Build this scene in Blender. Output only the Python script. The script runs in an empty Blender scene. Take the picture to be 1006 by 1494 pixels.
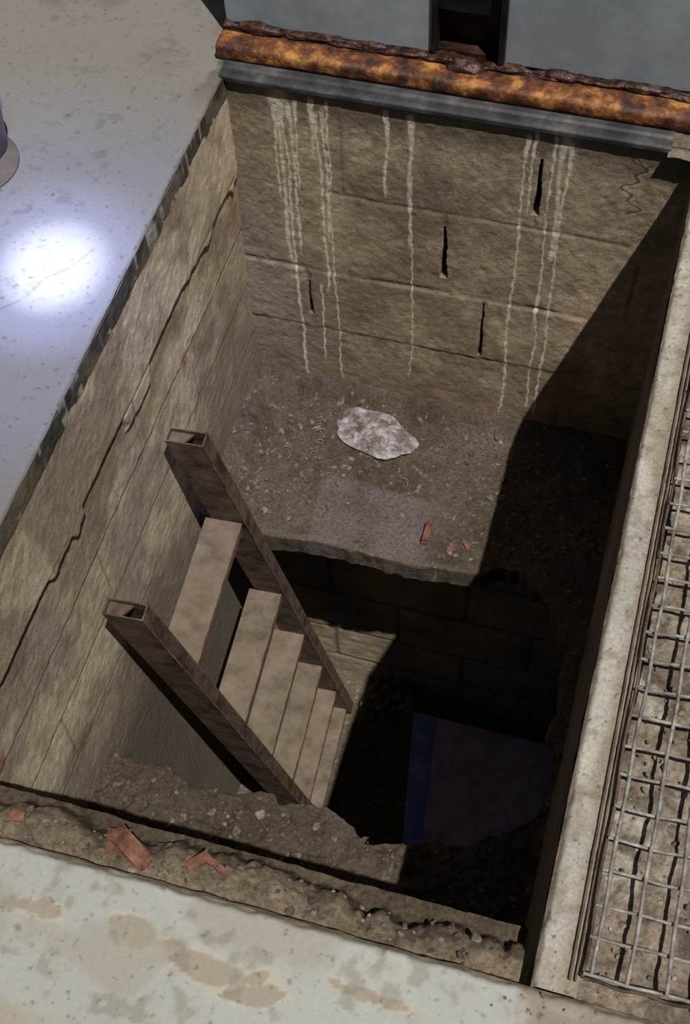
import bpy, bmesh, numpy as np, math, random
from mathutils import Matrix, Vector
random.seed(4)
sc=bpy.context.scene
# ------------------------------------------------------------ camera
C=(0.9401,-0.4433,1.8442)
R=[[0.96081,0.27456,-0.03819],[0.21235,-0.81756,-0.53526],[-0.17819,0.50617,-0.84383]];f=1916.4
M=Matrix([R[0]+[0],[-a for a in R[1]]+[0],[-a for a in R[2]]+[0],[0,0,0,1]]).transposed()
M.translation=C
cd=bpy.data.cameras.new('camera');cam=bpy.data.objects.new('camera',cd);sc.collection.objects.link(cam)
cam.matrix_world=M
cam.location=C
cd.sensor_fit='VERTICAL';cd.sensor_height=24;cd.lens=24*f/1494;cd.clip_start=.01;sc.camera=cam
sc.view_settings.view_transform='Standard'

# ------------------------------------------------------------ noise helpers
def vn(x,y,seed):
    xi=np.floor(x).astype(np.int64);yi=np.floor(y).astype(np.int64)
    fx=x-xi;fy=y-yi;fx=fx*fx*(3-2*fx);fy=fy*fy*(3-2*fy)
    def h(a,b):
        n=(a*374761393+b*668265263+seed*974634777)&0xffffffff
        n=((n^(n>>13))*1274126177)&0xffffffff
        n=(n^(n>>16))&0xffffffff
        return n/4294967295.0
    return (h(xi,yi)*(1-fx)+h(xi+1,yi)*fx)*(1-fy)+(h(xi,yi+1)*(1-fx)+h(xi+1,yi+1)*fx)*fy
def fb(x,y,fr,seed,o=4):
    s=0;a=.5;t=0;X=x*1.0;Y=y*1.0
    for i in range(o):
        s=s+a*vn(X*fr+13.7*i,Y*fr+7.1*i,seed+i);t+=a;a*=.5;fr*=2.03
        X,Y=X*.8-Y*.6,X*.6+Y*.8
    return s/t
def sm(a,b,x):
    t=np.clip((x-a)/(b-a),0,1);return t*t*(3-2*t)
def mixc(c,d,t):
    t=np.clip(t,0,1)[...,None];return c*(1-t)+np.array(d)*t
def ga(d,w): return np.exp(-(d/w)**2)

def link(ob,parent=None):
    sc.collection.objects.link(ob)
    if parent: ob.parent=parent
    return ob
def empty(name):
    e=bpy.data.objects.new(name,None);sc.collection.objects.link(e);return e

def hf(name,O,U,V,N,lu,lv,res,hfun,cfun,mat,mask=None,parent=None,skirt=0):
    nu=max(2,int(lu/res)+1);nv=max(2,int(lv/res)+1)
    u,v=np.meshgrid(np.linspace(0,lu,nu),np.linspace(0,lv,nv))
    O,U,V,N=[np.array(a,float) for a in(O,U,V,N)]
    B=O+u[...,None]*U+v[...,None]*V
    h=hfun(B[...,0],B[...,1],B[...,2],u,v)
    P=B+np.asarray(h)[...,None]*N
    col=cfun(B[...,0],B[...,1],B[...,2],u,v,h)
    idx=np.arange(nu*nv).reshape(nv,nu)
    q=np.stack([idx[:-1,:-1],idx[:-1,1:],idx[1:,1:],idx[1:,:-1]],-1).reshape(-1,4)
    if np.dot(np.cross(U,V),N)<0:q=q[:,::-1]
    if mask is not None:
        keep=mask(B[...,0],B[...,1],B[...,2]).reshape(-1)
        q=q[keep[q].all(1)]
    me=bpy.data.meshes.new(name)
    me.vertices.add(nu*nv);me.vertices.foreach_set('co',P.reshape(-1).astype(np.float32))
    me.loops.add(q.size);me.loops.foreach_set('vertex_index',q.reshape(-1).astype(np.int32))
    me.polygons.add(len(q));me.polygons.foreach_set('loop_start',np.arange(0,q.size,4,dtype=np.int32))
    me.update(calc_edges=True)
    me.polygons.foreach_set('use_smooth',np.ones(len(q),dtype=bool))
    at=me.color_attributes.new('Col','FLOAT_COLOR','POINT')
    c4=np.ones((nu*nv,4),np.float32);c4[:,:3]=np.clip(col.reshape(-1,3),0,1);at.data.foreach_set('color',c4.reshape(-1))
    if mask is not None:
        bm=bmesh.new();bm.from_mesh(me);bmesh.ops.delete(bm,geom=[x for x in bm.verts if not x.link_faces],context='VERTS')
        x0,x1,y0,y1=B[...,0].min()+.001,B[...,0].max()-.001,B[...,1].min()+.001,B[...,1].max()-.001
        bv=[v for v in bm.verts if any(e.is_boundary for e in v.link_edges) and x0<v.co.x<x1 and y0<v.co.y<y1]
        for it in range(5):
            new=[]
            for v in bv:
                nb=[e.other_vert(v).co for e in v.link_edges if e.is_boundary]
                new.append(v.co*.4+sum(nb,Vector())*(.6/len(nb)))
            for v,c in zip(bv,new):v.co=c
        if skirt:
            bvs=set(bv);ed=[e for e in bm.edges if e.is_boundary and e.verts[0] in bvs and e.verts[1] in bvs]
            steps=7
            for k in range(steps):
                g=bmesh.ops.extrude_edge_only(bm,edges=ed)
                ed=[x for x in g['geom'] if isinstance(x,bmesh.types.BMEdge)]
                vs=[x for x in g['geom'] if isinstance(x,bmesh.types.BMVert)]
                P2=np.array([x.co[:] for x in vs]);nn=fb(P2[:,0]*1.0+k*.3,P2[:,1]+k*.2,40,77,3)-.5
                for x,n_ in zip(vs,nn):
                    x.co.z-=skirt/steps;x.co.y+=n_*.006;x.co.x+=n_*.006
                for fc in {fc for e in ed for fc in e.link_faces}:fc.smooth=True
        bm.to_mesh(me);bm.free()
    me.materials.append(mat)
    return link(bpy.data.objects.new(name,me),parent)

# ------------------------------------------------------------ materials
def base_mat(name):
    m=bpy.data.materials.new(name);m.use_nodes=True;nt=m.node_tree
    return m,nt,nt.nodes['Principled BSDF']
def att_mat(name,rough=.9,bump=.4,bs=220,lo=.72,hi=1.22,spec=.2,pit=0):
    m,nt,b=base_mat(name);n=nt.nodes;l=nt.links
    a=n.new('ShaderNodeAttribute');a.attribute_name='Col'
    tc=n.new('ShaderNodeTexCoord')
    no=n.new('ShaderNodeTexNoise');no.inputs['Scale'].default_value=bs;no.inputs['Detail'].default_value=6;no.inputs['Roughness'].default_value=.7
    l.new(tc.outputs['Object'],no.inputs['Vector'])
    mr=n.new('ShaderNodeMapRange');mr.inputs[1].default_value=.3;mr.inputs[2].default_value=.7;mr.inputs[3].default_value=lo;mr.inputs[4].default_value=hi
    l.new(no.outputs['Fac'],mr.inputs[0])
    fac=mr.outputs[0]
    if pit:
        n3=n.new('ShaderNodeTexNoise');n3.inputs['Scale'].default_value=bs*.55;n3.inputs['Detail'].default_value=3
        l.new(tc.outputs['Object'],n3.inputs['Vector'])
        m3=n.new('ShaderNodeMapRange');m3.inputs[1].default_value=.62;m3.inputs[2].default_value=.70;m3.inputs[3].default_value=1;m3.inputs[4].default_value=1-pit
        l.new(n3.outputs['Fac'],m3.inputs[0])
        mm=n.new('ShaderNodeMath');mm.operation='MULTIPLY';l.new(fac,mm.inputs[0]);l.new(m3.outputs[0],mm.inputs[1]);fac=mm.outputs[0]
    vm=n.new('ShaderNodeVectorMath');vm.operation='SCALE';l.new(a.outputs['Color'],vm.inputs[0]);l.new(fac,vm.inputs['Scale'])
    l.new(vm.outputs[0],b.inputs['Base Color'])
    bp=n.new('ShaderNodeBump');bp.inputs['Strength'].default_value=bump;bp.inputs['Distance'].default_value=.004
    l.new(no.outputs['Fac'],bp.inputs['Height']);l.new(bp.outputs[0],b.inputs['Normal'])
    b.inputs['Roughness'].default_value=rough;b.inputs['Specular IOR Level'].default_value=spec
    return m
def tri_mat(name,c1,c2,c3,scale=12,rough=.8,metal=0,bump=.4,bs=150,pos=(.38,.52,.64),spec=.3):
    m,nt,b=base_mat(name);n=nt.nodes;l=nt.links
    tc=n.new('ShaderNodeTexCoord')
    no=n.new('ShaderNodeTexNoise');no.inputs['Scale'].default_value=scale;no.inputs['Detail'].default_value=8;no.inputs['Roughness'].default_value=.68
    l.new(tc.outputs['Object'],no.inputs['Vector'])
    cr=n.new('ShaderNodeValToRGB');e=cr.color_ramp.elements
    e[0].position=pos[0];e[0].color=(*c1,1);e[1].position=pos[2];e[1].color=(*c3,1)
    x=e.new(pos[1]);x.color=(*c2,1)
    l.new(no.outputs['Fac'],cr.inputs[0]);l.new(cr.outputs[0],b.inputs['Base Color'])
    n2=n.new('ShaderNodeTexNoise');n2.inputs['Scale'].default_value=bs;n2.inputs['Detail'].default_value=5
    l.new(tc.outputs['Object'],n2.inputs['Vector'])
    bp=n.new('ShaderNodeBump');bp.inputs['Strength'].default_value=bump;bp.inputs['Distance'].default_value=.003
    l.new(n2.outputs['Fac'],bp.inputs['Height']);l.new(bp.outputs[0],b.inputs['Normal'])
    b.inputs['Roughness'].default_value=rough;b.inputs['Metallic'].default_value=metal;b.inputs['Specular IOR Level'].default_value=spec
    return m
m_wall=att_mat('block_concrete',.95,.4,240,.66,1.32,pit=.35)
m_dirt=att_mat('dirt',.98,.8,130,.5,1.45,.05,pit=.3)
m_paint=att_mat('painted_concrete',.5,.10,120,.92,1.07,.35,pit=.35)
m_curb=att_mat('curb_concrete',.85,.45,160,.70,1.2,pit=.5)
m_rust=tri_mat('rust',(.03,.013,.008),(.15,.052,.018),(.46,.21,.05),22,.6,0,.8,120,(.38,.52,.66),.4)
m_steel=tri_mat('dusty_steel',(.09,.069,.05),(.165,.128,.095),(.215,.172,.132),16,.9,.0,.4,160,(.3,.5,.68),.1)
m_strg=tri_mat('rusty_steel',(.035,.022,.015),(.095,.064,.045),(.16,.118,.086),18,.7,.05,.4,120,(.36,.48,.66))
m_dark=tri_mat('dark_steel',(.03,.03,.032),(.06,.06,.062),(.12,.115,.11),10,.55,.2,.3,90)
m_panel=tri_mat('grey_blue_paint',(.23,.262,.285),(.29,.33,.355),(.34,.38,.40),5,.5,0,.1,40)
m_grate=tri_mat('galvanised_wire',(.15,.13,.11),(.27,.25,.225),(.42,.39,.35),40,.7,.2,.3,200)
m_stone=tri_mat('rubble_stone',(.05,.04,.03),(.12,.095,.075),(.26,.235,.20),35,.95,0,.6,150)
m_brick=tri_mat('red_brick',(.07,.03,.02),(.17,.075,.045),(.24,.125,.08),40,.95,0,.6,150)
m_post=tri_mat('post_brown_steel',(.012,.007,.005),(.04,.02,.014),(.10,.045,.03),12,.4,.2,.4,60)
m_blk=tri_mat('black_rubber_shade',(.006,.006,.006),(.012,.012,.012),(.02,.02,.02),20,.35,0,.1,60)  # rubber seals, and the block painted black as shade
m_lav=tri_mat('lavender_plastic',(.17,.15,.25),(.20,.18,.29),(.23,.21,.32),8,.4,0,.05,50)
m_bshadow=tri_mat('bucket_shadow',(.10,.085,.075),(.13,.11,.095),(.16,.14,.12),8,.6,0,.05,50)  # brownish tone of the shadow disc beside the bucket
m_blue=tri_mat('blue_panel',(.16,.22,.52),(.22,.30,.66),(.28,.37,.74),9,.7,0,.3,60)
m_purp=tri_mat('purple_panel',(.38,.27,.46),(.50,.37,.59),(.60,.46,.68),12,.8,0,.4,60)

# ------------------------------------------------------------ walls
TAN=np.array([.39,.302,.208])
def joints(a,z,rows,verts,wob=.002,seed=3):
    zz=z+(fb(a,z,9,seed,2)-.5)*wob*5
    aa=a+(fb(a,z,9,seed+5,2)-.5)*wob*5
    d=np.full(a.shape,9.)
    for r in rows:d=np.minimum(d,np.abs(zz-r))
    for i,vs in enumerate(verts):
        top=rows[i-1] if i>0 else 5.;bot=rows[i] if i<len(rows) else -9.
        inr=(zz<top)&(zz>bot)
        for x in vs:d=np.where(inr,np.minimum(d,np.abs(aa-x)),d)
    return d
rowsF=[-.29,-.55,-.775];vF=[[.25,.69],[.05,.49,.93],[.15,.59],[.37,.81]]
slots=[(.69,-.09,-.25,.0065),(.49,-.335,-.50,.0075),(.15,-.60,-.72,.005),(.59,-.565,-.76,.0035)]
def hF(x,y,z,u,v):
    d=joints(x,z,rowsF,vF)
    br=sm(.42,.60,fb(x,z,7,77))
    h=-.0018*ga(d,.006)*br+(fb(x,z,5,1)-.5)*.005+(fb(x,z,60,2,3)-.5)*.0026
    row=np.digitize(z,sorted(rowsF));h+=np.array([.000,.0022,.0006,-.001])[row]*sm(0,.014,d)
    for sx,a,b,w in slots:
        t=np.clip((z-b)/(a-b),0,1)
        ww=w*(.3+.8*(1-t)) ;ctr=sx+.001*np.sin(z*60)+.0015*(fb(x*0,z,60,9)-.5)
        h-=.05*sm(1.1,.7,np.abs(x-ctr)/ww)*((z<a)&(z>b))
    return h
drips=[(.100,-.04,-.33,.0034),(.110,-.04,-.55,.0046),(.124,-.04,-.98,.0036),(.137,-.05,-.50,.0034),(.150,-.04,-.30,.0028),
 (.188,-.03,-.18,.0038),(.200,-.06,-.62,.0034),(.214,-.05,-.45,.0032),(.222,-.03,-.96,.0024),(.353,-.03,-.27,.0034),(.408,-.03,-.42,.0044),(.412,-.2,-.90,.0020),
 (.657,-.03,-.98,.0030),(.672,-.02,-.25,.0024),(.716,-.02,-.62,.0026),(.733,-.02,-.38,.0048),(.747,-.03,-.97,.0028),(.722,-.5,-.94,.0026),(.18,-.6,-.9,.0022)]
def cF(x,y,z,u,v,h):
    n=fb(x,z,3,11);n2=fb(x,z,14,12);n3=fb(x,z,70,13,3)
    c=TAN*(.50+.58*n+.44*n2)[...,None]
    c=c*(.72+.56*n3)[...,None]
    d=joints(x,z,rowsF,vF)
    br=sm(.36,.60,fb(x,z,7,77))
    c=mixc(c,(.15,.108,.07),.6*ga(d,.0055)*(.15+.85*br))
    c=mixc(c,(.28,.225,.162),.4*ga(d-.016,.014)*sm(.4,.6,n2))
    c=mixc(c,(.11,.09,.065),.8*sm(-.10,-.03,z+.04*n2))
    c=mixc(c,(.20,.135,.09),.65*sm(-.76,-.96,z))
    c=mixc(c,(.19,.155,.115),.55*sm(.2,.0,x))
    c=mixc(c,(.16,.12,.082),.55*sm(.50,.70,fb(x,z,5,14)))
    c=mixc(c,(.12,.09,.06),.4*sm(.50,.75,fb(x,z,24,15,5)))
    cx_=.885+.014*np.sin(z*60)+.010*np.sin(z*170+1)
    on=(z<-.05)&(z>-.20)
    c=mixc(c,(.03,.02,.014),.95*ga(x-cx_,.0034)*on)
    c=mixc(c,(.42,.35,.26),.6*ga(x-cx_-.009,.005)*on)
    c=mixc(c,(.03,.02,.014),.9*ga(z+.055+.01*np.sin(x*120),.0028)*((x>.87)&(x<.915)))
    for sx,a,b,w in drips:
        wob=.005*(vn(z*9,z*0,int(sx*999))-.5)*2+.0012*np.sin(z*140+sx*300)
        ww=w*(.74+.55*vn(z*22,z*0,int(sx*777))+.9*ga(z-a,.05))
        m=sm(1.15,.7,np.abs(x-sx-wob)/ww)*sm(a+.01,a-.01,z)*sm(b-.02,b+.03,z)
        c=mixc(c,(.68,.615,.485),m*.90*(.7+.3*sm(.35,.5,n3)))
    c=mixc(c,(.58,.53,.41),.7*ga(x-.118,.020)*sm(-.10,-.045,z+.03*np.sin(x*300)))
    c=mixc(c,(.58,.53,.41),.45*ga(x-.74,.02)*sm(-.12,-.045,z+.03*np.sin(x*260)))
    c=mixc(c,(.015,.01,.008),sm(.012,.03,-h))
    return c
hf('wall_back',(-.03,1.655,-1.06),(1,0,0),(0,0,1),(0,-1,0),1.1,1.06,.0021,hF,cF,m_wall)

rowsL=[-.275,-.46,-.65,-.84];vL=[[],[.38,.98,1.5],[.15,.72,1.28],[.42,1.02,1.52],[.2,.8,1.4]]
def hL(x,y,z,u,v):
    d=joints(y,z,rowsL,vL,.0015,41)
    br=sm(.38,.60,fb(y,z,6,78))
    h=-.0020*ga(d,.004)*br+(fb(y,z,4,42)-.5)*.004+(fb(y,z,70,43,3)-.5)*.0020
    # the bond beam edge is chipped away in places
    lip=sm(-.285,-.268,z+.05*sm(.52,.62,fb(y,z,5,44))+.010*(fb(y,z,20,46)-.5))
    h+=.009*lip-.010
    for i,r in enumerate(rowsL[1:]):h-=.0025*sm(r+.004,r-.004,z)
    return h
def cL(x,y,z,u,v,h):
    n=fb(y,z,3,51);n2=fb(y,z,13,52);n3=fb(y,z,70,53,3)
    T=np.array([.63,.505,.36])
    c=T*(.55+.46*n+.36*n2)[...,None]*(.76+.48*n3)[...,None]
    d=joints(y,z,rowsL,vL,.0015,41)
    br=sm(.36,.60,fb(y,z,6,78))
    c=mixc(c,(.20,.155,.105),.55*ga(d,.005)*(z<-.25)*(.25+.75*br))
    c=mixc(c,(.34,.29,.225),.7*sm(.42,.56,fb(y,z,5,55))*(z<-.285))
    c=mixc(c,(.72,.61,.45),.5*sm(.52,.64,fb(y,z,8,56))*(z<-.2))
    c=mixc(c,(.24,.18,.12),.55*sm(.52,.66,fb(y,z,6,57)))
    c=mixc(c,(.19,.145,.10),.35*sm(.50,.72,fb(y,z,24,58,5)))
    c=mixc(c,(.34,.13,.07),.8*ga(y-1.62,.03)*ga(z+.36,.08))
    c=mixc(c,(.36,.18,.08),.8*ga(y-1.24,.012)*ga(z+.47,.04))
    c=mixc(c,(.30,.13,.08),.8*ga(y-.24,.02)*ga(z+.45,.02))
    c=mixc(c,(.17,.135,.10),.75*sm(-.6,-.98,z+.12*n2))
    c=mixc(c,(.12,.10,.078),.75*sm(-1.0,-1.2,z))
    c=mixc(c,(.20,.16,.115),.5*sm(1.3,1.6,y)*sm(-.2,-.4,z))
    return c
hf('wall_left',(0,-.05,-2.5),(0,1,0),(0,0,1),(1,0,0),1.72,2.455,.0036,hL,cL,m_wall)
def hR(x,y,z,u,v): return (fb(y,z,5,61)-.5)*.01+(fb(y,z,50,62,3)-.5)*.004-.005*ga(joints(y,z,[-.25,-.5,-.75],[[.3,.8,1.3],[.1,.6,1.1],[.4,.9,1.4],[.2,.7]],.004,63),.006)
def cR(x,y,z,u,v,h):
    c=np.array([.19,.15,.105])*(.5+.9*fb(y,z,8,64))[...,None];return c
hf('wall_right',(1.0,-.02,-1.06),(0,1,0),(0,0,1),(-1,0,0),1.69,1.05,.008,hR,cR,m_wall)
hf('wall_front',(-.02,.0,-1.06),(1,0,0),(0,0,1),(0,1,0),1.05,1.03,.01,lambda x,y,z,u,v:(fb(x,z,30,65)-.5)*.006,lambda x,y,z,u,v,h:cR(x,x,z,u,v,h),m_wall)
YB=1.47
rowsB=[-1.35,-1.6,-1.85,-2.1,-2.3]
vB=[[.2,.64],[.42,.86],[.2,.64],[.42,.86],[.2,.64],[.4,.9]]
def hB(x,y,z,u,v): return -.004*ga(joints(x,z,rowsB,vB,.003,71),.006)+(fb(x,z,40,72)-.5)*.004
def cB(x,y,z,u,v,h):
    c=np.array([.34,.27,.19])*(.4+1.1*fb(x,z,7,73))[...,None]*(.7+.6*fb(x,z,60,74,3))[...,None]
    return mixc(c,(.08,.06,.04),.7*ga(joints(x,z,rowsB,vB,.003,71),.008))
hf('wall_back.001',(-.05,YB,-2.52),(1,0,0),(0,0,1),(0,-1,0),1.4,1.46,.005,hB,cB,m_wall)
hf('wall_right.001',(1.3,-.32,-2.52),(0,1,0),(0,0,1),(-1,0,0),1.9,1.46,.03,lambda x,y,z,u,v:u*0,cR,m_wall)
hf('wall_front.001',(-.05,-.3,-2.52),(1,0,0),(0,0,1),(0,1,0),1.4,1.46,.03,lambda x,y,z,u,v:u*0,lambda x,y,z,u,v,h:cR(x,x,z,u,v,h),m_wall)
def dcol(x,y,b,seed):
    n=fb(x,y,6,seed);n2=fb(x,y,45,seed+1,3)
    c=np.array(b)*(.30+.8*n+.65*n2)[...,None]
    c=mixc(c,(.26,.225,.18),.7*sm(.78,.83,fb(x,y,90,seed+2,2)))
    return c
hf('floor_lower',(-.05,-.32,-2.48),(1,0,0),(0,1,0),(0,0,1),1.4,1.82,.008,lambda x,y,z,u,v:.05*ga(y-YB,.12)*(x<.7)+(fb(x,y,12,81)-.5)*.03,lambda x,y,z,u,v,h:dcol(x,y,(.11,.088,.065),82),m_dirt)

# ------------------------------------------------------------ broken mid slab
HP=[(-.06,1.155),(.12,1.16),(.30,1.175),(.55,1.17),(.71,1.19),(.75,1.215),(.80,1.225),(.86,1.18),(.91,1.13),(.94,1.06),(.965,1.0),(.96,.86),(.99,.70),(.96,.60),(.90,.54),(.84,.50),(.72,.475),(.62,.46),(.54,.50),(.50,.515),(.42,.50),(.34,.495),(.29,.47),(.25,.49),(.20,.475),(.12,.51),(.05,.50),(-.06,.52)]
def inpoly(x,y,P):
    r=np.zeros(x.shape,bool);n=len(P)
    for i in range(n):
        x1,y1=P[i];x2,y2=P[(i+1)%n]
        if y1==y2:continue
        cnd=((y1>y)!=(y2>y))&(x<(x2-x1)*(y-y1)/(y2-y1)+x1);r^=cnd
    return r
def maskS(x,y,z):
    a=np.where((y>1.05)&(x<.70),.012,.042)
    xx=x+(fb(x,y,24,91,4)-.5)*a;yy=y+(fb(x,y,24,95,4)-.5)*a
    return ~inpoly(xx,yy,HP)
def patchf(x,y,w=0):
    return sm(.25,.262,x+.03*(y-1.3)+.012*(fb(x,y,20,5)-.5))*sm(.62,.55,x+.03*fb(x,y,12,6))*sm(1.40,1.38,y+.06*(x-.3)+.015*fb(x,y,15,7))*(y>1.1)
def hS(x,y,z,u,v):
    near=(y<.8)
    h=(fb(x,y,7,101)-.5)*np.where(near,.050,.028)+(fb(x,y,40,102,4)-.5)*np.where(near,.024,.012)
    h=h*(1-.85*patchf(x,y))
    h=h*(1-.7*ga(y-1.165,.03)*(x<.72))
    h+=.05*sm(.09,0,x)*(y>1.1)+.05*sm(1.60,1.66,y)+.03*(y<.55)*sm(.35,.1,y)
    return h
def cS(x,y,z,u,v,h):
    c=dcol(x,y,(.084,.065,.049),111)
    patch=patchf(x,y)
    pc=np.array([.135,.108,.107])*(.6+.6*fb(x,y,20,112))[...,None]
    t=(patch*.85*sm(.22,.40,fb(x,y,9,114)))[...,None];c=c*(1-t)+pc*t
    c=mixc(c,(.12,.097,.072),.45*sm(.5,.7,fb(x,y,5,113)))
    c=mixc(c,(.14,.115,.088),.5*ga(y-1.18,.010)*(x<.7))
    c=mixc(c,(.19,.08,.048),.75*ga(x-.72,.07)*ga(y-.475,.022))
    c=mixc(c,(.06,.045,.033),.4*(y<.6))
    return c
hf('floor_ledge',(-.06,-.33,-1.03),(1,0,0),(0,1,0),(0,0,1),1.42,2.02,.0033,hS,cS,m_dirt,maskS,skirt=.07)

# ------------------------------------------------------------ ground level slabs
def paintL(x,y,z,u,v,h):
    n=fb(x,y,2.5,121);n2=fb(x,y,16,122)
    c=np.array([.205,.20,.21])*(.84+.26*n)[...,None]
    up=sm(1.40,1.75,y+.2*n2)
    c=mixc(c,(.225,.20,.17),.7*up)
    c=mixc(c,(.10,.085,.065),.6*sm(.58,.70,fb(x,y,20,124,5))*sm(1.5,1.8,y+.4*x))
    c=mixc(c,(.10,.078,.055),.9*sm(.55,.45,n2*.6+np.abs(x)*6)*sm(1.50,1.72,y))
    c=mixc(c,(.13,.11,.09),.45*sm(.58,.70,fb(x,y*.6,9,129,5))*up)
    c=mixc(c,(.10,.09,.08),.35*sm(.66,.74,fb(x,y,40,123,4))*sm(.45,.6,fb(x,y,5,125)))
    ck=-.075-.16*(1.12-y)/.25+.008*np.sin(y*60)+.02*(fb(x,y,14,126)-.5)
    c=mixc(c,(.06,.05,.045),.5*ga(x-ck,.0015)*((y<1.13)&(y>.78)))
    e=-x; c=mixc(c,(.09,.075,.06),.8*sm(.008,.001,e+.006*(n2-.5)))
    return c
fl=empty('floor')
hf('slab_left',(-.9,-.7,0),(1,0,0),(0,1,0),(0,0,1),.9,3.2,.005,lambda x,y,z,u,v:(fb(x,y,4,127)-.5)*.002-.006*sm(.008,0,-x),paintL,m_paint,parent=fl)
def edgec(x,y,z,u,v,h):
    n=fb(y,z,18,131)
    c=np.array([.075,.066,.052])*(.5+1.0*n)[...,None]
    c=mixc(c,(.20,.16,.11),.7*sm(.5,.6,fb(y,z,7,132)))
    s=vn(y*75,y*0,133);s2=vn(y*9,y*0,134)
    c=mixc(c,(.40,.39,.32),.85*sm(.70,.78,s)*sm(.45,.6,s2)*sm(.2,.5,vn(y*40,z*40,135)))
    return c
hf('slab_edge',(.0,-.02,-.055),(0,1,0),(0,0,1),(1,0,0),1.70,.055,.003,lambda x,y,z,u,v:(fb(y,z,30,136)-.5)*.005,edgec,m_curb,parent=fl)
def paintN(x,y,z,u,v,h):
    n=fb(x,y,4,141);n2=fb(x,y,22,142);n5=fb(x,y,26,149,5)
    c=np.array([.385,.384,.345])*(.80+.32*n)[...,None]
    wx=x+.04*(fb(x,y,10,152,5)-.5);wy=y+.04*(fb(x,y,10,153,5)-.5)
    pe=np.maximum.reduce([ga((wx-.57),.085)*ga(wy+.090,.020),ga(wx-.46,.045)*ga(wy+.080,.024),ga(wx-.32,.035)*ga(wy+.092,.016),ga(wx-.80,.06)*ga(wy+.070,.010),ga(wx-.64,.05)*ga(wy+.112,.014)])
    q=pe*(.35+1.3*n5)
    c=mixc(c,(.44,.40,.31),.6*sm(.20,.34,q))
    c=mixc(c,(.28,.225,.165),.75*sm(.40,.48,q))
    c=mixc(c,(.31,.27,.205),.8*sm(-.13,-.19,y+.10*n5+.03*x))
    c=mixc(c,(.29,.265,.21),.6*sm(.50,.66,fb(x,y,9,154,5)))
    c=mixc(c,(.20,.17,.13),.5*sm(.58,.72,fb(x,y,34,143,4)))
    c=mixc(c,(.25,.205,.155),.9*sm(.975,1.02,x+.06*(n2-.5)))
    c=mixc(c,(.12,.09,.06),.7*sm(.56,.66,fb(x,y,18,145,5))*sm(.90,1.02,x))
    c=mixc(c,(.20,.16,.11),.85*sm(.010,.002,-y+.010*(n2-.5)))
    return c
hf('slab_near',(-.0,-.7,.0005),(1,0,0),(0,1,0),(0,0,1),1.6,.7,.0038,lambda x,y,z,u,v:(fb(x,y,5,147)-.5)*.004+(fb(x,y,70,148,2)-.5)*.003*(x>1)-.012*sm(.010,.0,-y+.010*(fb(x,y,40,149)-.5)),paintN,m_paint,parent=fl)
hf('slab_near_edge',(0,0,-.06),(1,0,0),(0,0,1),(0,1,0),1.0,.058,.004,lambda x,y,z,u,v:(fb(x,z,30,150)-.5)*.006,lambda x,y,z,u,v,h:np.array([.26,.21,.15])*(.5+.8*fb(x,z,20,151))[...,None],m_curb,parent=fl)
def hLip(x,y,z,u,v):
    e=y+(fb(x,x*0,24,157,5)-.5)*.05+.02*sm(.5,1,x)-.01+.012*(fb(x,y,60,159,4)-.5)
    return (fb(x,y,13,155)-.5)*.020+(fb(x,y,60,156,3)-.5)*.012-.03*sm(.030,.072,e)-.04*sm(.055,.080,e)
hf('trim_lip',(.0,-.01,-.030),(1,0,0),(0,1,0),(0,0,1),.985,.11,.0030,hLip,lambda x,y,z,u,v,h:mixc(np.array([.17,.132,.09])*(.35+1.1*fb(x,y,25,158))[...,None],(.05,.038,.026),.7*sm(-.015,-.045,h)),m_dirt,parent=fl)

cb=empty('concrete_curb')
def cC(x,y,z,u,v,h):
    n=fb(x,y,9,161);n2=fb(x,y,60,162,3)
    c=np.array([.47,.44,.375])*(.70+.42*n)[...,None]
    c=mixc(c,(.25,.195,.135),.8*sm(1.022,1.050,x+.03*(n-.5)))
    c=mixc(c,(.26,.20,.14),.5*sm(.46,.66,fb(x,y*.5,16,163,5)))
    c=mixc(c,(.15,.115,.08),.8*sm(.012,.0,x-1.0+.012*(n-.5)))
    c=mixc(c,(.16,.125,.09),.45*sm(.5,.75,n2))
    return c
hf('curb_top',(1.0,-.0,.0),(1,0,0),(0,1,0),(0,0,1),.062,1.70,.0028,lambda x,y,z,u,v:(fb(x,y,20,165)-.5)*.004+(fb(x,y,90,166,2)-.5)*.002-.008*sm(.007,0,x-1.0+.006*(fb(x,y,40,167)-.5)),cC,m_curb,parent=cb)
hf('curb_face',(1.0,-.0,-.06),(0,1,0),(0,0,1),(-1,0,0),1.69,.056,.004,lambda x,y,z,u,v:(fb(y,z,30,168)-.5)*.005,lambda x,y,z,u,v,h:np.array([.22,.17,.12])*(.5+.9*fb(y,z,20,169))[...,None],m_curb,parent=cb)
hf('drain_bed',(1.06,-.0,-.022),(1,0,0),(0,1,0),(0,0,1),.9,2.2,.004,lambda x,y,z,u,v:(fb(x,y,14,171)-.5)*.02+(fb(x,y,60,172,3)-.5)*.014,lambda x,y,z,u,v,h:mixc(mixc(dcol(x,y,(.235,.188,.138),173),(.42,.38,.31),.7*sm(.52,.66,fb(x,y,11,174,5))),(.07,.055,.04),.6*sm(.50,.38,fb(x,y,30,176,5))),m_dirt,parent=fl)
hf('slab_back',(0.0,1.70,-.004),(1,0,0),(0,1,0),(0,0,1),1.1,.9,.02,lambda x,y,z,u,v:u*0,lambda x,y,z,u,v,h:np.array([.2,.16,.12])*(.6+.6*fb(x,y,9,175))[...,None],m_curb,parent=fl)

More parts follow.
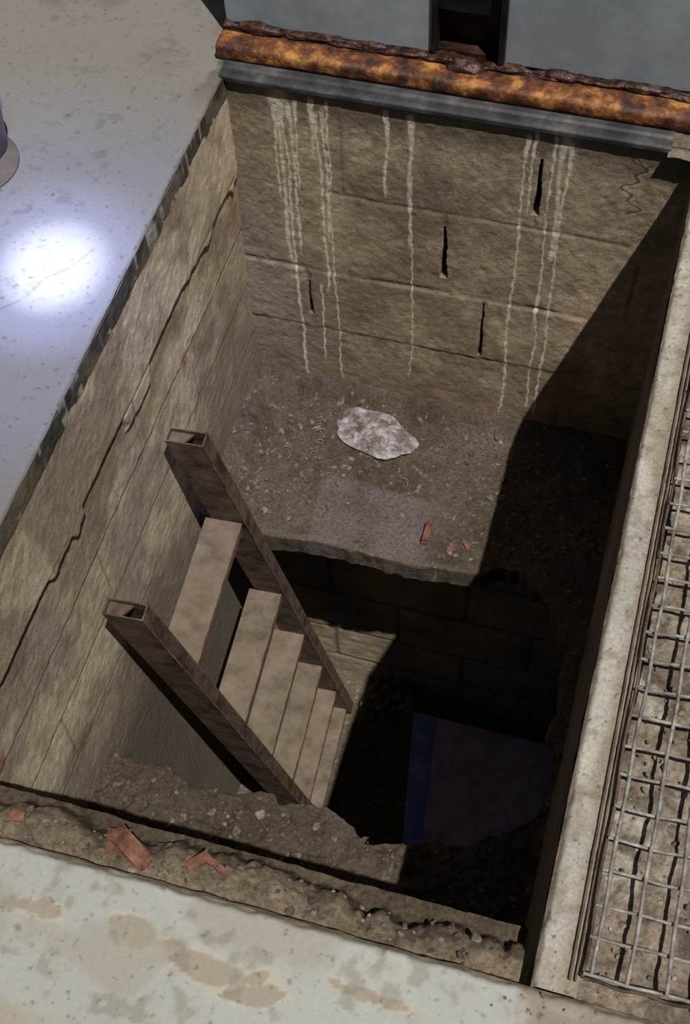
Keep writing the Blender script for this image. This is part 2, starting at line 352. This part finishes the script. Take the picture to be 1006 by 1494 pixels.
# ------------------------------------------------------------ mesh helpers
def mesh_ob(name,bm,mat,parent=None,smooth=False):
    me=bpy.data.meshes.new(name);bm.normal_update();bm.to_mesh(me);bm.free()
    for p in me.polygons:p.use_smooth=smooth
    for mm in (mat if isinstance(mat,(list,tuple)) else [mat]): me.materials.append(mm)
    return link(bpy.data.objects.new(name,me),parent)
def add_prism(bm,base,vec):
    a=[bm.verts.new(p) for p in base];b=[bm.verts.new(Vector(p)+Vector(vec)) for p in base]
    n=len(a)
    bm.faces.new(a[::-1]);bm.faces.new(b)
    for i in range(n):bm.faces.new([a[i],a[(i+1)%n],b[(i+1)%n],b[i]])
def box(bm,c,ex,ey,ez):
    c,ex,ey,ez=map(Vector,(c,ex,ey,ez))
    add_prism(bm,[c-ex-ey-ez,c+ex-ey-ez,c+ex+ey-ez,c-ex+ey-ez],ez*2)
def recalc(bm): bmesh.ops.recalc_face_normals(bm,faces=bm.faces)
def bevel(ob,w=.002,seg=2):
    b=ob.modifiers.new('bevel','BEVEL');b.width=w;b.segments=seg;b.limit_method='ANGLE'
def tube(name,pts,r,mat,parent=None,seg=2):
    cu=bpy.data.curves.new(name,'CURVE');cu.dimensions='3D';cu.bevel_depth=r;cu.bevel_resolution=seg
    for pl in pts:
        s=cu.splines.new('POLY');s.points.add(len(pl)-1)
        for i,p in enumerate(pl):s.points[i].co=(*p,1)
    cu.materials.append(mat)
    return link(bpy.data.objects.new(name,cu),parent)

# ------------------------------------------------------------ ladder
lad=empty('steel_stair_ladder')
d=Vector((.092,.150,-1.0))
TF=Vector((.062,1.045,-.47));TN=Vector((.086,.612,-.47))
sep=(TN-TF);sep.z=0;e2=sep.normalized();e1=Vector((-e2.y,e2.x,0))
if e1.x<0:e1=-e1
LEN=1.97
m_rim=tri_mat('rust_edge',(.07,.035,.02),(.15,.08,.048),(.22,.135,.085),26,.8,0,.5,150)
for nm,T in(('stringer_1',TF),('stringer_2',TN)):
    bm=bmesh.new();w,t,k=.044,.019,.0035
    def ring(a,b,s):
        return [bm.verts.new(T+d*s+e1*x+e2*y) for x,y in((-a,-b),(a,-b),(a,b),(-a,b))]
    o0=ring(w,t,0);i0=ring(w-k,t-k,0);i1=ring(w-k,t-k,.25)
    prev=o0;N_=24
    for q in range(1,N_+1):
        o1=ring(w,t,LEN*q/N_)
        for i in range(4):
            j=(i+1)%4;bm.faces.new([o1[i],o1[j],prev[j],prev[i]])
        prev=o1
    for i in range(4):
        j=(i+1)%4
        fc=bm.faces.new([o0[i],o0[j],i0[j],i0[i]]);fc.material_index=1
        bm.faces.new([i0[i],i0[j],i1[j],i1[i]])
    bm.faces.new(i1);bm.faces.new(prev)
    p=[T+d*.012+e1*x+e2*y for x,y in((-w+k,-t+k),(.012,-t+k),(-.010,t-k),(-w+k,t-k))]
    add_prism(bm,p,d*.01)
    recalc(bm);ob=mesh_ob(nm,bm,[m_strg,m_rim],lad);bevel(ob,.002)
    tube(nm+'_seam',[[tuple(T+d*(LEN*i/60)+e1*(w-.001)+e2*(t-.001+.0008*math.sin(i*2.3))) for i in range(61)],
       [tuple(T+d*(LEN*i/60)+e1*(w-.001)+e2*(-t+.001)) for i in range(61)]],.0022,m_rim,lad,1)
TS=[.40,.86,1.18,1.47,1.73,1.93]
for i,s in enumerate(TS):
    bm=bmesh.new();a=TF+d*s+e2*.018;b=TN+d*s-e2*.018;c=(a+b)/2-e1*.014;hl=(b-a)/2
    up=Vector((0,0,1))
    box(bm,c,e1*.046,hl,up*.0025)
    box(bm,c-e1*.0435-up*.017,e1*.0025,hl,up*.0145)
    box(bm,c+e1*.0435-up*.017,e1*.0025,hl,up*.0145)
    recalc(bm);ob=mesh_ob('tread_%d'%(i+1),bm,m_steel,lad);bevel(ob,.0015)
    tube('tread_edge_%d'%(i+1),[[tuple(c+e1*.046+hl*(-1+2*k/20)+up*.001) for k in range(21)]],.0018,m_rim,lad,1)

# ------------------------------------------------------------ grating
gr=empty('steel_mesh_grating')
random.seed(8)
def wig(x,y,s): return .003*math.sin(x*9+y*7+s)+.001*math.sin(x*40+y*23+2*s)
GX0,GX1,GY0,GY1=1.066,1.42,.03,2.0
pl=[];y=GY0;ys=[]
while y<GY1:
    ys.append(y);y+=.0485
for y in ys:
    n=24;off=random.uniform(-.002,.002)
    pl.append([(GX0-.002+(GX1-GX0)*i/n,y+off+.0010*math.sin(i*.9+y*30)+.008*(i/n),.014+wig(i*.05,y,1)) for i in range(n+1)])
tube('cross_wires',pl,.0026,m_grate,gr)
pl=[];x=GX0+.012
while x<GX1:
    n=90;ph=random.uniform(0,6)
    pl.append([(x+.0010*math.sin(i*.8+ph)+.002*math.sin(i*.13+ph),GY0+(GY1-GY0)*i/n,.0175+wig(x,i*.05,2)) for i in range(n+1)])
    x+=.047
tube('long_wires',pl,.0030,m_grate,gr)
tube('edge_wire',[[(GX0-.002+.0015*math.sin(i*.7),GY0-.004+(GY1-GY0)*i/90,.012+.001*math.sin(i*.5)) for i in range(91)],
   [(GX0+(GX1-GX0)*i/20,GY0-.006+.002*math.sin(i*1.7),.012) for i in range(21)]],.0025,m_strg,gr)
bm=bmesh.new()
box(bm,(1.049,.87,.004),(.0016,0,0),(0,.85,0),(0,0,.003));box(bm,(1.0565,.87,.004),(.0012,0,0),(0,.85,0),(0,0,.003))
recalc(bm);mesh_ob('frame_angle',bm,m_strg,gr)

# ------------------------------------------------------------ back rim steel angle
an=empty('steel_rim_angle')
bm=bmesh.new()
y0,y1=1.650,1.692
prof=[(y0-.004,-.010),(y0-.004,.000),(y0,.004),(y0+.008,.005),(y0+.022,.003),(y0+.028,.007),(y1,.008),(y1,.002),(y0+.004,-.003),(y0+.001,-.010)]
add_prism(bm,[(-.01,a,b) for a,b in prof],(.955,0,0));recalc(bm)
ob=mesh_ob('angle_bar',bm,m_dark,an);bevel(ob,.0012)
hf('mortar_corner',(.94,1.63,-.004),(1,0,0),(0,1,0),(0,0,1),.16,.09,.004,lambda x,y,z,u,v:(fb(x,y,25,181)-.5)*.02,lambda x,y,z,u,v,h:np.array([.20,.16,.115])*(.5+.9*fb(x,y,30,182))[...,None],m_dirt,parent=an)

# ------------------------------------------------------------ rusty beam + cabinet
def tubefield(name,x0,x1,cy,cz,rr,mat,parent,amp=.004,fr=18,seed=1,flat=1.,res=.005):
    nx=int((x1-x0)/res);na=24;bm=bmesh.new();rows=[]
    X,A=np.meshgrid(np.linspace(x0,x1,nx+1),np.linspace(0,2*math.pi,na,endpoint=False),indexing='ij')
    NN=fb(X,np.sin(A)*.15,fr,seed,4)-.5
    for i in range(nx+1):
        row=[]
        for j in range(na):
            a=A[i,j];r=rr+amp*2*NN[i,j]
            ca,sa=math.cos(a),math.sin(a);q=(abs(ca)**8+abs(sa)**8)**(-1/8)*.8+.2
            row.append(bm.verts.new((X[i,j],cy+r*q*ca*flat,cz+r*q*sa)))
        rows.append(row)
    for i in range(nx):
        for j in range(na):
            k=(j+1)%na;bm.faces.new([rows[i][j],rows[i+1][j],rows[i+1][k],rows[i][k]])
    bm.faces.new(rows[0][::-1]);bm.faces.new(rows[-1]);recalc(bm)
    return mesh_ob(name,bm,mat,parent,True)
rb=empty('rusty_steel_beam')
tubefield('beam',-.03,1.12,1.727,.018,.020,m_rust,rb,.0012,14,5,1.5)
def lumps(name,lst,mat,parent):
    bm=bmesh.new()
    for (x,y,z,r,s) in lst:
        g=bmesh.ops.create_icosphere(bm,subdivisions=3,radius=1)
        P=np.array([v.co[:] for v in g['verts']]);n=fb(P[:,0]*1.3+s,P[:,1]*1.3+P[:,2]+s,2.2,int(s*7)%50,3)
        for v,k in zip(g['verts'],n):
            q=v.co*(.7+.6*k);v.co=Vector((x+q.x*r[0],y+q.y*r[1],z+q.z*r[2]))
    return mesh_ob(name,bm,mat,parent,True)
m_scab=tri_mat('weld_scale',(.015,.008,.006),(.05,.024,.016),(.13,.07,.05),45,.4,.2,.8,140)
tubefield('weld_scale',-.03,1.12,1.762,.038,.008,m_scab,rb,.011,22,15,1.2,.003)
L=[(.50,1.748,.036,(.045,.022,.020),5.),(.70,1.760,.044,(.035,.014,.012),9.),(.86,1.760,.044,(.05,.012,.010),2.),(.05,1.760,.044,(.05,.016,.014),12.),(.30,1.762,.043,(.03,.010,.010),7.)]
lumps('weld_lumps',L,m_scab,rb)
cbn=empty('metal_cabinet')
bm=bmesh.new()
YP=1.772
for a,b in [(-.03,.425),(.575,1.3)]:
    box(bm,((a+b)/2,YP+.012,.40),((b-a)/2,0,0),(0,.012,0),(0,0,.36))
recalc(bm);ob=mesh_ob('front_panels',bm,m_panel,cbn);bevel(ob,.004)
bm=bmesh.new();box(bm,(.5,YP+.06,.40),(.075,0,0),(0,.004,0),(0,0,.36));box(bm,(.427,YP+.035,.4),(.004,0,0),(0,.03,0),(0,0,.36));box(bm,(.573,YP+.035,.4),(.004,0,0),(0,.03,0),(0,0,.36))
box(bm,(.50,YP+.05,.02),(.075,0,0),(0,.03,0),(0,0,.02))
recalc(bm);mesh_ob('post_channel',bm,m_post,cbn)
bm=bmesh.new();box(bm,(.571,YP-.003,.40),(.007,0,0),(0,.010,0),(0,0,.355));box(bm,(.428,YP-.003,.40),(.006,0,0),(0,.006,0),(0,0,.355));recalc(bm);ob=mesh_ob('rubber_seals',bm,m_blk,cbn);bevel(ob,.004)
bm=bmesh.new();box(bm,(.5,YP+.04,.33),(.068,0,0),(0,.025,0),(0,0,.19));recalc(bm);mesh_ob('shade_block',bm,m_blk,cbn)  # black block put in for the shadow high in the post recess
bm=bmesh.new();box(bm,(.635,2.2,.40),(.66,0,0),(0,.33,0),(0,0,.355));recalc(bm);mesh_ob('body',bm,m_panel,cbn)

# ------------------------------------------------------------ bucket
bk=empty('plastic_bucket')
def lathe(name,prof,c,mat,parent,n=64):
    bm=bmesh.new();rows=[[bm.verts.new((c[0]+r*math.cos(2*math.pi*j/n),c[1]+r*math.sin(2*math.pi*j/n),c[2]+z)) for j in range(n)] for r,z in prof]
    for i in range(len(rows)-1):
        for j in range(n):
            k=(j+1)%n;bm.faces.new([rows[i][j],rows[i][k],rows[i+1][k],rows[i+1][j]])
    bm.faces.new(rows[0][::-1]);bm.faces.new(rows[-1]);recalc(bm)
    return mesh_ob(name,bm,mat,parent,True)
lathe('shadow_disc',[(.098,0),(.100,.001),(.100,.003),(.096,.005),(.02,.006)],(-.415,1.275,.001),m_bshadow,bk)  # flat disc modelled in place of the bucket's shadow on the slab
lathe('body',[(.072,.0),(.077,.004),(.085,.09),(.089,.095),(.089,.105),(.083,.105),(.072,.01)],(-.432,1.315,.007),m_lav,bk)

# ------------------------------------------------------------ rubble
def rock(bm,c,r,seed,flat=.7):
    g=bmesh.ops.create_icosphere(bm,subdivisions=2 if r>.006 else 1,radius=1)
    rs=random.Random(seed);ax=[rs.uniform(.6,1.2) for _ in range(2)]+[flat*rs.uniform(.6,1.1)]
    rot=Matrix.Rotation(rs.uniform(0,6),3,'Z')@Matrix.Rotation(rs.uniform(-.5,.5),3,'X')
    pl=[Vector((rs.gauss(0,1),rs.gauss(0,1),rs.gauss(0,1))).normalized() for _ in range(9)]
    for v in g['verts']:
        p=v.co
        for n in pl:
            dd=p.dot(n)
            if dd>.72:p=p-n*(dd-.72)
        p=Vector((p.x*ax[0],p.y*ax[1],p.z*ax[2]))
        v.co=rot@p*r+Vector(c)
def zl(x,y):
    return -1.03+float(hS(np.array([x]),np.array([y]),0,0,0)[0])
random.seed(21)
for (ya,yb,cnt,big) in[(1.2,1.62,300,[(.73,1.5,.012),(.70,1.44,.009),(.12,1.5,.010),(.20,1.23,.012),(.13,1.22,.009),(.64,1.22,.010),(.60,1.21,.007)]),(.24,.47,280,[(.30,.33,.012),(.45,.36,.015),(.48,.38,.011),(.6,.33,.012),(.2,.40,.018),(.26,.43,.014),(.37,.45,.016),(.5,.46,.012),(.33,.40,.014)])]:
    bm=bmesh.new();n=0
    while n<cnt:
        x=random.uniform(.03,.97);y=random.uniform(ya,yb)
        if y>1 and .27<x<.6 and y<1.38 and random.random()<.8:continue
        if y>1 and abs(x-.345)<.12 and abs(y-1.535)<.08:continue
        if y>1 and abs(x-.555)<.03 and abs(y-1.265)<.045:continue
        r=abs(random.gauss(0,.0040))+.0015
        rock(bm,(x,y,zl(x,y)+r*.3),min(r,.013),n+int(ya*100));n+=1
    for x,y,r in big:
        rock(bm,(x,y,zl(x,y)+r*.4),r,n);n+=1
    mesh_ob('rubble',bm,m_stone)
bm=bmesh.new()
for i in range(90):
    x=random.uniform(.32,.49);y=YB-.03-abs(random.gauss(0,.045));r=random.uniform(.005,.022)
    rock(bm,(x,y,-2.45+r*.4+.04*math.exp(-((y-YB)/.12)**2)),r,900+i)
mesh_ob('rubble',bm,m_stone)
bm=bmesh.new()
for i in range(260):
    x=random.uniform(.02,.97);y=random.uniform(.004,.07);r=abs(random.gauss(0,.0030))+.0012
    z=-.030+float(hLip(np.array([x]),np.array([y]),0,0,0)[0])
    rock(bm,(x,y,z+r*.3),r,1500+i)
mesh_ob('gravel',bm,m_stone)
m_grav=tri_mat('gravel_stone',(.08,.065,.05),(.18,.15,.12),(.36,.33,.28),35,.95,0,.6,150)
bm=bmesh.new()
for i in range(700):
    x=random.uniform(1.075,1.4);y=random.uniform(.0,1.3);r=abs(random.gauss(0,.0034))+.0012
    rock(bm,(x,y,-.02+r*.4),r,1900+i)
for i in range(90):
    x=random.uniform(.95,1.3);y=random.uniform(-.12,-.0);r=abs(random.gauss(0,.0022))+.001
    rock(bm,(x,y,r*.3),r,2900+i)
mesh_ob('gravel',bm,m_grav)
def chip(bm,c,s,rz,rx,seed):
    rs=random.Random(seed);t=bmesh.new();bmesh.ops.create_cube(t,size=1)
    bmesh.ops.subdivide_edges(t,edges=t.edges[:],cuts=2,use_grid_fill=True)
    Rm=Matrix.Rotation(rz,3,'Z')@Matrix.Rotation(rx,3,'Y')
    for v in t.verts:
        p=Vector((v.co.x*s[0],v.co.y*s[1],v.co.z*s[2]))
        p*=1+rs.uniform(-.14,.14);v.co=Rm@p+Vector(c)
    tm=bpy.data.meshes.new('tmp');t.to_mesh(tm);t.free();bm.from_mesh(tm);bpy.data.meshes.remove(tm)
bm=bmesh.new()
chip(bm,(.555,1.265,zl(.555,1.265)+.010),(.018,.055,.022),.05,.2,1)
chip(bm,(.625,1.235,zl(.625,1.235)+.004),(.020,.014,.010),.6,.2,11)
chip(bm,(.66,1.26,zl(.66,1.26)+.003),(.030,.010,.008),-.9,.1,12)
mesh_ob('brick_fragments',bm,m_brick)
bm=bmesh.new()
def zlip(x,y): return -.030+float(hLip(np.array([x]),np.array([y]),0,0,0)[0])
chip(bm,(.405,.040,zlip(.405,.03)+.010),(.064,.028,.016),-.5,.2,2)
chip(bm,(.378,.048,zlip(.382,.03)+.006),(.030,.034,.010),.2,-.3,8)
chip(bm,(.50,.046,zlip(.50,.03)+.006),(.046,.014,.006),.7,-.3,3)
chip(bm,(.535,.048,zlip(.52,.03)+.006),(.048,.010,.006),-.3,.3,4)
chip(bm,(.22,.040,zlip(.22,.03)+.002),(.026,.014,.008),.3,.1,5)
mesh_ob('brick_fragments',bm,m_brick)
# crumpled bag: thin film lying on the dirt
m_bag=tri_mat('crumpled_film',(.095,.075,.068),(.19,.165,.162),(.36,.325,.335),22,.5,0,.9,70,(.40,.5,.62),.5)
bm=bmesh.new();g=bmesh.ops.create_icosphere(bm,subdivisions=6,radius=1)
P=np.array([v.co[:] for v in g['verts']])
wx=P[:,0]+.5*fb(P[:,0]+3,P[:,1]+3,2,205,3);wy=P[:,1]+.5*fb(P[:,0]+9,P[:,1]+5,2,206,3)
NN=1-np.abs(fb(wx+3,wy*.7+3,4.5,201,4)-.5)*5
E=fb(P[:,0]+8,P[:,1]+8,2.6,209,4)-.5
for v,n,e in zip(g['verts'],NN,E):
    p=v.co.copy();a=math.atan2(p.y,p.x)
    rr=1.06+.06*math.sin(3*a+1)+.03*math.sin(5*a)+.28*e
    x=p.x*.108*rr;y=p.y*.066*rr;rad=min(1,(p.x**2+p.y**2)**.5)
    z=p.z*.007+(.008*n*(1-rad**4) if p.z>0 else 0)
    c_,s_=math.cos(-.28),math.sin(-.28)
    v.co=Vector((.345+x*c_-y*s_,1.535+x*s_+y*c_,-1.022+z))
mesh_ob('crumpled_plastic_bag',bm,m_bag,None,True)
pts=[];random.seed(33)
for i in range(38):
    x=random.uniform(.06,.30) if i<26 else random.uniform(.4,.7);y=random.uniform(1.38,1.6);a=random.uniform(0,6);l=random.uniform(.012,.035)
    z=zl(x,y)+.004
    pts.append([(x,y,z),(x+l*.5*math.cos(a),y+l*.5*math.sin(a),z+.004),(x+l*math.cos(a+.4),y+l*math.sin(a+.4),z)])
tube('dry_straw',pts,.0008,tri_mat('straw',(.16,.13,.09),(.24,.2,.14),(.33,.29,.22)),None,1)

# ------------------------------------------------------------ painted board in the lower chamber
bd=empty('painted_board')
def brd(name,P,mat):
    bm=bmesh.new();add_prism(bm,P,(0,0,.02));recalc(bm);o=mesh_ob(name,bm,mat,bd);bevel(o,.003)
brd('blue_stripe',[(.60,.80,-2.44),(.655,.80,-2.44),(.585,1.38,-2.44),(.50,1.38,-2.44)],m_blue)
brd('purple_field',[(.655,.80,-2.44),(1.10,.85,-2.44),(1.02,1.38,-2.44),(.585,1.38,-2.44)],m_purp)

# ------------------------------------------------------------ lights
def track(v):return Vector(v).to_track_quat('-Z','Y')
sd=bpy.data.lights.new('sun','SUN');sd.energy=3.9;sd.angle=.008;sd.color=(1,.97,.92)
so_=bpy.data.objects.new('sun',sd);sc.collection.objects.link(so_);so_.rotation_mode='QUATERNION';so_.rotation_quaternion=track((-.287,.30,-1));so_.location=(2,-2,4)
def spot(name,loc,tgt,e,ang,blend,col,r=.01):
    l=bpy.data.lights.new(name,'SPOT');l.energy=e;l.spot_size=math.radians(ang);l.spot_blend=blend;l.color=col;l.shadow_soft_size=r
    o=bpy.data.objects.new(name,l);sc.collection.objects.link(o);o.location=loc;o.rotation_mode='QUATERNION';o.rotation_quaternion=track(Vector(tgt)-Vector(loc))
spot('flashlight_core',(.15,.3,1.5),(-.14,1.055,0),520,8.5,1,(.80,.86,1))
spot('flashlight_ring',(.15,.3,1.5),(-.145,1.05,0),230,16,1,(.46,.54,1))
spot('flashlight_halo',(.15,.3,1.5),(-.19,1.00,0),80,34,1,(.38,.46,1))
w=bpy.data.worlds.new('world');sc.world=w;w.use_nodes=True
bg=w.node_tree.nodes['Background'];bg.inputs[0].default_value=(.70,.79,1,1);bg.inputs[1].default_value=.10
